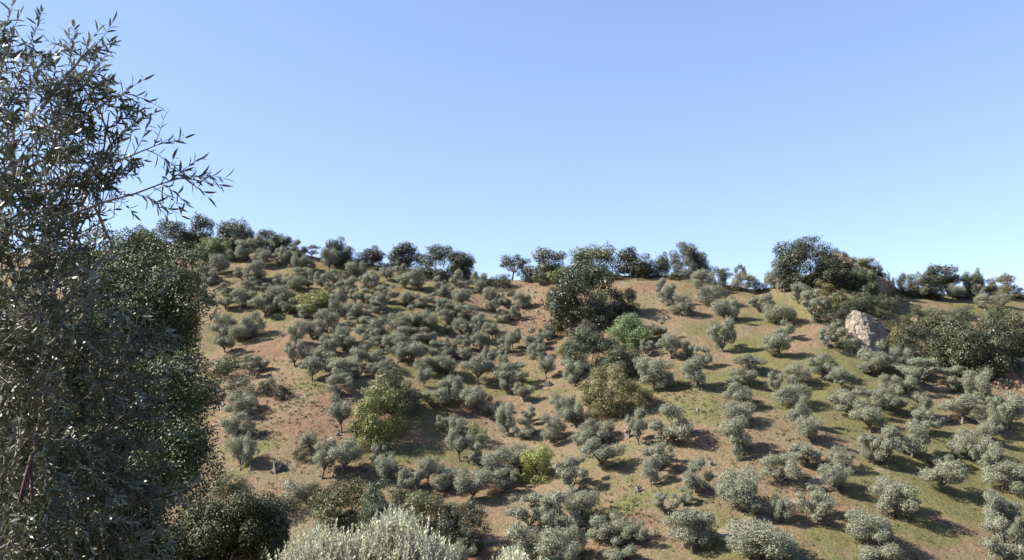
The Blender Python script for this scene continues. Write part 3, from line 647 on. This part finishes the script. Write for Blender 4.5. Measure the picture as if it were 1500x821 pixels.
rs = np.random.RandomState(13); WP = []
for px, py, rx, ry, n in [(420, 590, 95, 60, 900), (900, 765, 70, 25, 300), (785, 460, 40, 45, 300), (1340, 470, 60, 25, 320), (560, 690, 120, 30, 350), (1120, 690, 300, 110, 700), (700, 560, 300, 110, 700), (1290, 412, 40, 18, 160), (1000, 580, 60, 40, 250), (450, 430, 150, 60, 400), (960, 430, 60, 30, 60)]:
    c = hit(px, py); s = mpp(c)
    WP.append(np.stack([c.x+rs.normal(size=n)*rx*.6*s, c.y+rs.normal(size=n)*ry*.6*s/.42], 1))
WP = np.concatenate(WP); nW = len(WP); wz = ground(WP[:, 0], WP[:, 1])
kk = 16; sz = np.repeat(rs.uniform(.12, .42, nW), kk)
d = unit(rs.normal(size=(nW*kk, 3))); d[:, 2] = np.abs(d[:, 2])
P = np.repeat(np.column_stack([WP, wz]), kk, 0)+d*(sz*rs.uniform(.5, 1, nW*kk))[:, None]
v, q = kites(P, unit(d+rs.normal(size=d.shape)*.6), sz*rs.uniform(.4, .8, nW*kk), .5, rs)
tag(link('low_weeds', mesh_np('low_weeds', v, q, M['brown'])), 'low brown weeds and clods scattered over the bare slope', 'weeds', kind='stuff')

# ------------------------------------------------------------------ near trees (metres)
def near_crown(pts, nleaf, leaf, asp, seed, rnorm=0.8, up=0.15):
    """pts: (centre, radius) clumps"""
    rs = np.random.RandomState(seed)
    C = np.array([tuple(c) for c, r in pts]); Rr = np.array([r for c, r in pts])
    ci = rs.choice(len(C), nleaf, p=Rr**2/np.sum(Rr**2))
    d = unit(rs.normal(size=(nleaf, 3)))
    lump = 1+.32*np.sin(d[:, 0]*7+ci*1.7)*np.sin(d[:, 1]*6+ci)*np.cos(d[:, 2]*7+ci*2.1)
    rad = Rr[ci]*(.5+.5*rs.rand(nleaf)**.5)*lump
    P = C[ci]+d*rad[:, None]
    nr = unit(d*(1-rnorm*.6)+rs.normal(size=P.shape)*rnorm*.45+np.array([0, 0, up]))
    return kites(P, nr, leaf*rs.uniform(.6, 1.4, nleaf), asp, rs)
def near_tree(name, base, pts, nleaf, leaf, asp, mat, trunk_r, label, cat, seed, fork=.45, up=.15):
    e = bpy.data.objects.new(name, None); COL.objects.link(e); e.location = base
    b = Vector(base); rs = np.random.RandomState(seed)
    loc = [(Vector(c)-b, r) for c, r in pts]
    v, q = near_crown(loc, nleaf, leaf, asp, seed, up=up)
    link('crown', mesh_np('crown', v, q, mat), e)
    H = max(c.z for c, r in loc); fk = np.array([0, 0, H*fork])
    parts = [tube(bend((0, 0, -.4), fk, 6, rs, .02), np.linspace(trunk_r*1.4, trunk_r*.8, 6), 10)]
    for c, r in loc[::2]:
        parts.append(tube(bend(fk*rs.uniform(.6, 1), tuple(c), 7, rs, .04), np.linspace(trunk_r*.45, trunk_r*.06, 7), 6))
    v, q = join(parts); link('trunk', mesh_np('trunk', v, q, M['bark'], True), e)
    return tag(e, label, cat)
rr = random.Random(77)
def clumps(spec, Y, dY, n, rmin, rmax, dome=0.0, mid=520):
    """n clumps inside photo ellipses (cx,cy,rx,ry) at depth Y +- dY"""
    out = []
    for _ in range(n):
        cx, cy, rx, ry = spec[rr.randrange(len(spec))]
        a = rr.uniform(0, 6.283); q = math.sqrt(rr.random())
        py = cy+math.sin(a)*ry*q
        out.append((at(cx+math.cos(a)*rx*q, py, Y+rr.uniform(-dY, dY)+dome*(mid-py)/100.0), rr.uniform(rmin, rmax)))
    return out
# evergreen oak behind the near olive
Y = 20.0; b = at(170, 700, Y)
near_tree('holm_oak', (b.x, Y, gz(b.x, Y)), clumps([(190, 405, 92, 58), (215, 450, 80, 70), (210, 560, 85, 110), (245, 560, 62, 120), (250, 660, 52, 60), (120, 500, 120, 110), (60, 600, 110, 120), (160, 690, 130, 80)], Y, 1.3, 300, .35, .58, .7),
          250000, .056, .62, M['near_oak'], .22, 'tall dense evergreen oak right behind the overhanging olive branches', 'oak tree', 5)
Y = 26.0; b = at(320, 780, Y)
near_tree('holm_oak', (b.x, Y, gz(b.x, Y)), clumps([(330, 770, 55, 45), (300, 800, 60, 50), (370, 785, 32, 45), (385, 775, 22, 40), (260, 820, 40, 40)], Y, 1.0, 70, .35, .6),
          100000, .065, .58, M['near_oak'], .15, 'round shaded near bush with pale sunlit leaf tips below the evergreen oak', 'oak tree', 6)
Y = 14.0; b = at(60, 800, Y)
near_tree('shrub', (b.x, Y, gz(b.x, Y)), clumps([(60, 720, 110, 90), (160, 790, 100, 60), (20, 560, 60, 110)], Y, .9, 70, .3, .6),
          52000, .07, .5, M['near_oak'], .12, 'dark leafy thicket under the overhanging olive branches', 'shrub', 7)

# leaf blade: lance-shaped, folded and bent; along +x, normal +z
def blades(base, ax, nrm, L, w):
    ax = unit(ax); n = unit(nrm-ax*np.sum(nrm*ax, 1, keepdims=True)); b = np.cross(n, ax); L = L[:, None]; w = w[:, None]
    st = [(0.0, 0.10, 0.0), (0.30, 0.85, 0.02), (0.65, 0.80, 0.0), (1.0, 0.04, -0.10)]
    V = []
    for (u, k, z) in st:
        c = base+ax*L*u+n*L*z
        V += [c+b*w*.5*k, c-b*w*.5*k]
    V = np.stack(V, 1)
    q = np.array([[0, 1, 3, 2], [2, 3, 5, 4], [4, 5, 7, 6]])
    Q = (np.arange(len(base))[:, None, None]*8+q[None]).reshape(-1, 4)
    return V.reshape(-1, 3), Q
def twig(start, d, L, rs, droop=0.25, n=5):
    d = np.asarray(d, float); d = d/np.linalg.norm(d)
    p = [np.asarray(start, float)]
    for i in range(n-1):
        d = d+rs.normal(size=3)*.10+np.array([0, 0, -droop*.12]); d /= np.linalg.norm(d); p.append(p[-1]+d*L/(n-1))
    return np.array(p)
def twig_leaves(path, rs, pair=0.019, ang=0.85, l=(.045, .072)):
    seg = np.linalg.norm(np.diff(path, axis=0), axis=1); tot = seg.sum(); cum = np.concatenate([[0], np.cumsum(seg)])
    m = max(int(tot/pair), 3); s = np.linspace(tot*.12, tot, m)
    P = np.stack([np.interp(s, cum, path[:, k]) for k in range(3)], 1)
    T = np.stack([np.interp(s, cum[:-1]+seg/2, (np.diff(path, axis=0)/seg[:, None])[:, k]) for k in range(3)], 1); T = unit(T)
    a = unit(np.cross(T, np.array([.2, .1, 1.0])[None]+rs.normal(size=(1, 3))*.3)); b = np.cross(T, a)
    B = []; A = []; Nn = []
    for sgn in (1, -1):
        ph = np.arange(m)*1.571+rs.normal(size=m)*.35
        side = (a*np.cos(ph)[:, None]+b*np.sin(ph)[:, None])*sgn
        an = ang*rs.uniform(.6, 1.25, m)[:, None]
        A.append(T*np.cos(an)+side*np.sin(an)+rs.normal(size=(m, 3))*.12); B.append(P+rs.normal(size=(m, 3))*.002)
        Nn.append(T*np.sin(an)-side*np.cos(an)+rs.normal(size=(m, 3))*.25)
    B = np.concatenate(B); A = np.concatenate(A); Nn = np.concatenate(Nn)
    A[-1] = T[-1]
    Ls = rs.uniform(*l, len(B))
    return B, A, Nn, Ls, Ls*rs.uniform(.21, .30, len(B))

# ------------------------------------------------------------------ the near olive
rs = np.random.RandomState(42)
ox, oy = -3.7, 5.3; oz = gz(ox, oy)
OT_E = bpy.data.objects.new('olive_tree', None); COL.objects.link(OT_E); OT_E.location = (ox, oy, oz)
tag(OT_E, 'overhanging near olive with slender silvery leaves and a sprig against the sky', 'olive tree')
O = np.array([ox, oy, oz])
LIMBS = [(at(185, 430, 5.0), 6, .16), (at(205, 480, 4.9), 9, .14), (at(190, 530, 5.1), 18, .16), (at(205, 600, 4.9), 14, .14), (at(200, 660, 5.1), 16, .16), (at(215, 730, 5.0), 16, .16), (at(190, 790, 5.0), 18, .18),
         (at(130, 110, 4.9), 13, .14), (at(160, 165, 4.9), 14, .15), (at(165, 215, 5.0), 13, .14), (at(150, 270, 4.9), 9, .12), (at(0, 60, 4.5), 21, .22), (at(70, 120, 4.7), 27, .20), (at(105, 160, 4.8), 27, .20), (at(20, 170, 4.3), 36, .26), (at(95, 225, 4.9), 36, .22), (at(30, 260, 4.5), 45, .28),
         (at(130, 245, 5.0), 24, .2), (at(70, 310, 4.8), 50, .24), (at(10, 350, 4.3), 49, .28), (at(50, 400, 4.6), 45, .26), (at(120, 470, 4.9), 23, .24), (at(30, 460, 4.3), 57, .30),
         (at(100, 520, 4.6), 57, .28), (at(150, 570, 5.0), 41, .22), (at(30, 590, 4.4), 57, .32), (at(90, 640, 4.7), 57, .30), (at(150, 690, 5.0), 41, .24), (at(50, 720, 4.4), 57, .32),
         (at(120, 780, 4.8), 57, .30), (at(20, 810, 4.3), 57, .32), (at(-90, 300, 5.2), 19, .4), (at(-90, 620, 4.8), 18, .4),
         (at(40, 500, 6.0), 41, .35), (at(30, 680, 6.0), 41, .35), (at(-220, 400, 5.8), 18, .4)]
wood = []; B, A, Nn, Ls, Ws = [], [], [], [], []
fork = np.array([ox+.15, oy-.1, oz+1.2])
wood.append(tube(np.array([[ox, oy, oz-.3], [ox+.03, oy, oz+.3], [ox+.1, oy-.05, oz+.8], fork]), [.26, .19, .16, .15], 12))
centre = np.array([ox+.2, oy-.1, oz+2.6])
for tgt, nt_, spread in LIMBS:
    tgt = np.array(tgt)
    limb = bend(fork+rs.normal(size=3)*.05, tgt, 8, rs, .045)
    wood.append(tube(limb, np.linspace(.034, .004, 8), 6))
    out = unit((tgt-centre)[None])[0]
    for k in range(nt_):
        u = rs.uniform(.62, 1.0); j = int(u*6.99); a0 = limb[j]+(limb[min(j+1, 7)]-limb[j])*rs.rand()
        st = tgt+unit(rs.normal(size=(1, 3)))[0]*spread*rs.rand()**.4 if k % 4 else a0
        if k % 4 == 1: wood.append(tube(bend(a0, st, 4, rs, .08), [.006, .005, .004, .003], 4))
        d = out*.50+rs.normal(size=3)*.62+np.array([.18, 0, .04])
        tw = twig(st, d, rs.uniform(.14, .30), rs, droop=rs.uniform(.2, 1.6))
        wood.append(tube(tw, np.linspace(.0032, .0012, len(tw)), 4))
        for lst, v in zip((B, A, Nn, Ls, Ws), twig_leaves(tw, rs, .021, .95, (.042, .072))): lst.append(v)
B = np.concatenate(B); A = np.concatenate(A); Nn = np.concatenate(Nn); Ls = np.concatenate(Ls); Ws = np.concatenate(Ws)
v, q = blades(B-O, A, Nn, Ls, Ws)
tag(link('foliage', mesh_np('foliage', v, q, M['near_olive']), OT_E), kind='stuff')
v, q = join(wood); link('trunk', mesh_np('trunk', v-O, q, M['twig'], True), OT_E)
# reddish bare limb low in the foliage
rl = tube(np.array([at(30, 735, 4.1), at(38, 700, 4.1), at(46, 668, 4.15), at(60, 650, 4.2)])-O, [.012, .010, .008, .004], 7)
rl2 = tube(np.array([at(48, 735, 4.12), at(46, 700, 4.12), at(46, 672, 4.15)])-O, [.009, .008, .006], 7)
v, q = join([rl, rl2]); tag(link('limb', mesh_np('limb', v, q, M['redbark'], True), OT_E), 'bare reddish forked limb showing low in the dark foliage')
# leaf meshes shared by the single leaves
LEAF = []
for k in range(4):
    v, q = blades(np.zeros((1, 3)), np.array([[1., 0, 0]]), np.array([[0, 0, 1.]]), np.array([1.0]), np.array([.17+.02*k]))
    v[:, 2] += -.04*k*v[:, 0]**2; LEAF.append(mesh_np('leaf', v, q, M['near_olive']))
def branch(path, radii, side_twigs, seed, leafy=True):
    """a branch part with its own single leaves as sub-parts"""
    rs = np.random.RandomState(seed); parts = [tube(np.array(path)-O, radii, 6)]
    tws = [twig(s, d, L, rs, droop=dr) for s, d, L, dr in side_twigs]
    for t in tws: parts.append(tube(t-O, np.linspace(.0035, .0012, len(t)), 5))
    v, q = join(parts); br = link('branch', mesh_np('branch', v, q, M['twig'], True), OT_E)
    for t in tws:
        b_, a_, n_, l_, w_ = twig_leaves(t, rs, .033, .95, (.060, .092))
        for i in range(len(b_)):
            x = Vector(a_[i]).normalized(); z = Vector(n_[i]); z = (z-x*z.dot(x)).normalized(); y = z.cross(x)
            m = Matrix((x, y, z)).transposed().to_4x4()
            m = Matrix.Translation(Vector(b_[i]-O)) @ m @ Matrix.Scale(float(l_[i]), 4)
            lf = link('leaf', LEAF[i % 4], br); lf.matrix_local = m
P_ = lambda x, y, Y=4.7: np.array(at(x, y, Y))
def dirp(x0, y0, x1, y1, dy=0.0): return P_(x1, y1, 4.7+dy)-P_(x0, y0, 4.7)
branch([P_(90, 320), P_(150, 297), P_(175, 290), P_(198, 284), P_(235, 270), P_(262, 262), P_(300, 258)], [.010, .008, .007, .006, .0045, .003, .0015],
       [(P_(262, 262), dirp(262, 262, 325, 240), .27, .1), (P_(250, 265), dirp(250, 265, 300, 232, .1), .22, 0), (P_(235, 270), dirp(235, 270, 262, 230, -.1), .2, 0), (P_(262, 262), dirp(262, 262, 318, 268), .24, .6),
        (P_(198, 284), dirp(198, 284, 262, 300), .3, .9), (P_(215, 286), dirp(215, 286, 245, 312, .1), .2, 1.0), (P_(235, 270), dirp(235, 270, 290, 292, -.1), .22, .8), (P_(270, 260), dirp(270, 260, 310, 285), .18, .9), (P_(285, 258), dirp(285, 258, 328, 262), .16, .3), (P_(225, 275), dirp(225, 275, 262, 285, .15), .2, .6), (P_(245, 268), dirp(245, 268, 282, 246, -.15), .18, 0)], 1)
branch([P_(130, 260), P_(165, 240), P_(200, 225), P_(232, 212), P_(255, 200)], [.008, .006, .005, .003, .0015],
       [(P_(232, 212), dirp(232, 212, 266, 196), .17, 0), (P_(225, 215), dirp(225, 215, 243, 184), .16, 0), (P_(215, 220), dirp(215, 220, 255, 232, .1), .16, .3), (P_(195, 228), dirp(195, 228, 220, 185), .2, 0)], 2)
branch([P_(60, 160), P_(95, 115), P_(120, 85), P_(140, 62)], [.010, .008, .006, .003],
       [(P_(128, 78), dirp(128, 78, 165, 38), .24, -.2), (P_(115, 90), dirp(115, 90, 140, 22), .22, -.2), (P_(105, 100), dirp(105, 100, 108, 34), .22, -.2), (P_(125, 80), dirp(125, 80, 170, 75), .2, 0)], 3)
branch([P_(90, 200), P_(130, 165), P_(165, 145), P_(190, 135)], [.009, .007, .005, .003],
       [(P_(185, 138), dirp(185, 138, 225, 140), .18, .3), (P_(175, 140), dirp(175, 140, 205, 115), .17, 0), (P_(180, 140), dirp(180, 140, 218, 165), .18, .4)], 4)
branch([P_(0, 110, 4.4), P_(8, 70, 4.4), P_(6, 40, 4.4)], [.007, .005, .003],
       [(P_(6, 60, 4.4), dirp(6, 60, 40, 28), .18, 0), (P_(5, 45, 4.4), dirp(5, 45, 22, 0), .2, -.2), (P_(6, 70, 4.4), dirp(6, 70, 48, 62), .16, 0)], 5)

# ------------------------------------------------------------------ pale shrubs at the bottom edge
def pale_shrub(label, humps, Y, n, seed, base_px, ylow=870):
    rs = np.random.RandomState(seed); b = at(base_px, 800, Y); z0 = gz(b.x, Y); e = bpy.data.objects.new('shrub', None); COL.objects.link(e)
    e.location = (b.x, Y, z0); tag(e, label, 'shrub'); O2 = np.array([b.x, Y, z0])
    wood = []; acc = [[], [], [], [], []]; bun = []; nb = max(n//16, 6)
    for k in range(n):
        cx, top, w = humps[k % len(humps)]
        if k < nb: bun.append((rs.normal()*.5, rs.normal()*.55, rs.uniform(-13, 12)))
        g, dy, up_ = bun[k % nb]; px = cx+g*w+rs.normal()*5; Yk = Y+dy+rs.normal()*.10
        tp = top+up_+abs(g)**1.6*w*.55+rs.exponential(24)*(1 if k % 5 else .2)
        tip = np.array(at(px, tp, Yk)); L = rs.uniform(.28, .55)
        st = tip-np.array([rs.normal()*.10+g*.08, rs.normal()*.10, L])
        tw = twig(st, tip-st, L, rs, droop=-.1)
        wood.append(tube(tw, np.linspace(.006, .0015, len(tw)), 4))
        if k % 3 == 0: wood.append(tube(bend((b.x+rs.normal()*.3, Y+rs.normal()*.2, z0), st, 5, rs, .03), [.016, .013, .010, .008, .006], 5))
        for lst, v in zip(acc, twig_leaves(tw, rs, .030, .62, (.040, .068))): lst.append(v)
    B, A, Nn, Ls, Ws = [np.concatenate(x) for x in acc]
    v, q = blades(B-O2, A, Nn, Ls, Ls*.32)
    tag(link('foliage', mesh_np('foliage', v, q, M['pale']), e), kind='stuff')
    v, q = join(wood); link('stem', mesh_np('stem', v-O2, q, M['twig'], True), e)
pale_shrub('bright silvery shrub with upright pale shoots in front of the brown scrub oaks', [(470, 770, 60), (520, 775, 60), (585, 748, 45), (575, 752, 60), (630, 785, 50), (560, 790, 100), (440, 795, 50)], 12.0, 1150, 8, 545)
pale_shrub('small tuft of pale shoots just showing beside the larger silvery shrub', [(742, 803, 26), (760, 812, 30)], 12.5, 160, 9, 745)

# ------------------------------------------------------------------ labels for the hillside olives
OLV = [r for r in PLACED if r[2] == 'olive_tree']
LAND = [(r[0], r[1], r[0]['label']) for r in PLACED if r[2] != 'olive_tree' and 'group' not in r[0]]
SPECIAL = {(882,690): 'leaning olive with a dark crooked trunk and spreading crown on open ground', (1376,722): 'broad-crowned olive casting a wide shadow on green grass',
 (1316,760): 'lone full olive with a tan boulder at its foot', (500,634): 'olive with a straight bare trunk beside the yellow-topped oak', (750,511): 'small olive on a thin straight trunk by the bare reddish gully',
 (472,702): 'olive with a curved dark trunk, half of a touching pair on the lower slope', (503,699): 'straight-trunked olive, half of a touching pair on the lower slope', (626,713): 'slim open olive on a thin trunk over reddish soil',
 (482,401): 'olive on a tall thin trunk against green crest grass', (767,590): 'small neat olive on a short trunk above a strip of shade', (700,563): 'olive with a thick bent trunk above bright grass', (697,608): 'olive with a flared dark trunk above the sandy gully'}
ZONES = [
 (lambda x, y: x < 430 and y < 470, 'olive tree on the slope below the bright green tree and the ridge-top oaks', 'olives below the ridge-top clump'),
 (lambda x, y: x < 560 and y < 447, 'olive tree on the grassy crest slope uphill of the lime tree', 'olives uphill of the lime tree'),
 (lambda x, y: x < 800 and y < 463, 'olive tree crowded under the crest oaks beside the bare earth bank', 'olives under the crest oaks'),
 (lambda x, y: x < 560 and y < 565, 'olive tree in the thick grove downhill of the lime tree', 'olives downhill of the lime tree'),
 (lambda x, y: x < 850 and y < 560, 'olive tree in the grove between the lime tree and the big evergreen oak', 'olives of the middle grove'),
 (lambda x, y: x < 440, 'olive tree on the bare reddish slope by the white stones', 'olives on the bare reddish slope'),
 (lambda x, y: x < 660, 'olive tree around the foot of the yellow-topped oak', 'olives round the yellow-topped oak'),
 (lambda x, y: x < 860 and y < 735, 'olive tree along the sandy gully below the grey boulder', 'olives along the sandy gully'),
 (lambda x, y: x < 860, 'olive tree at the valley bottom by the end of the scrub oak row', 'olives at the valley bottom'),
 (lambda x, y: x < 1050 and y < 480 or x < 1250 and y < 530 and x > 1040, 'olive tree in the widely spaced rows on the dry field below the crest', 'olives on the dry field'),
 (lambda x, y: x < 1060 and y < 600, 'olive tree on brown ground beside the golden oak and the green thicket', 'olives beside the golden oak'),
 (lambda x, y: x < 1060 and y < 745, 'olive tree on the open slope between the golden oak and the forked stump', 'olives below the golden oak'),
 (lambda x, y: x < 1220 and y < 690, 'olive tree in the close columns below the dry field', 'olives in close columns'),
 (lambda x, y: y < 470, 'olive tree on the far crest beside the saddle oaks', 'olives on the far crest'),
 (lambda x, y: x < 1220, 'olive tree by the pale cream track at the foot of the hill', 'olives by the pale track'),
 (lambda x, y: y < 625, 'olive tree below the pale rock wedge and the dark thicket', 'olives below the rock wedge'),
 (lambda x, y: True, 'olive tree on the green lower slope beyond the pale track', 'olives on the green lower slope')]
for e, p, nm, px, py, w, top in OLV:
    for f, lab, grp in ZONES:
        if f(px, py): e['label'] = lab; e['group'] = grp; break
used = set()
for (x, b), lab in SPECIAL.items():
    for e, p, nm, px, py, w, top in OLV:
        if px == x and py == b: e['label'] = lab; used.add(e.name)
for le, lp, lab in LAND:
    short = lab.split(',')[0]
    for up in (False, True):
        c = [(math.hypot(r[1].x-lp.x, r[1].y-lp.y), r) for r in OLV if r[0].name not in used and (r[1].y > lp.y+.5) == up and abs(r[1].x-lp.x) < 8]
        if c:
            dd, r = min(c, key=lambda t: t[0])
            txt = ('closest olive uphill of the ' if up else 'closest olive downhill of the ')+short
            if dd < 14 and len(txt.split()) <= 16: r[0]['label'] = txt; used.add(r[0].name)
GR = {}
for r in OLV:
    if r[0].name not in used: GR.setdefault(r[0]['group'], []).append(r)
for grp, rows in GR.items():
    base = rows[0][0]['label'].replace('olive tree ', '')
    for word, key in (('uppermost olive ', lambda r: r[1].y), ('widest olive ', lambda r: r[0].scale.x), ('smallest olive ', lambda r: -r[0].scale.x*r[0].scale.z), ('tallest olive ', lambda r: r[0].scale.z), ('lowest-standing olive ', lambda r: -r[1].y), ('squattest olive ', lambda r: r[0].scale.x/r[0].scale.z), ('narrowest upright olive ', lambda r: r[0].scale.z/r[0].scale.x)):
        if len(rows) < 3: break
        r = max(rows, key=key); rows.remove(r); r[0]['label'] = word+base; used.add(r[0].name)
    if len(rows) > 5:
        med = sorted(r[0].scale.x for r in rows)[len(rows)//2]
        for r in rows: r[0]['label'] = ('broad olive tree ' if r[0].scale.x >= med else 'small olive tree ')+base
print('leaves', sum(o.name.split('.')[0] == 'leaf' for o in bpy.data.objects), 'tris', sum(len(m.polygons)*2 for m in bpy.data.meshes))
print('olives', len(OLV), 'singled out', len(used), 'others', len(LAND))
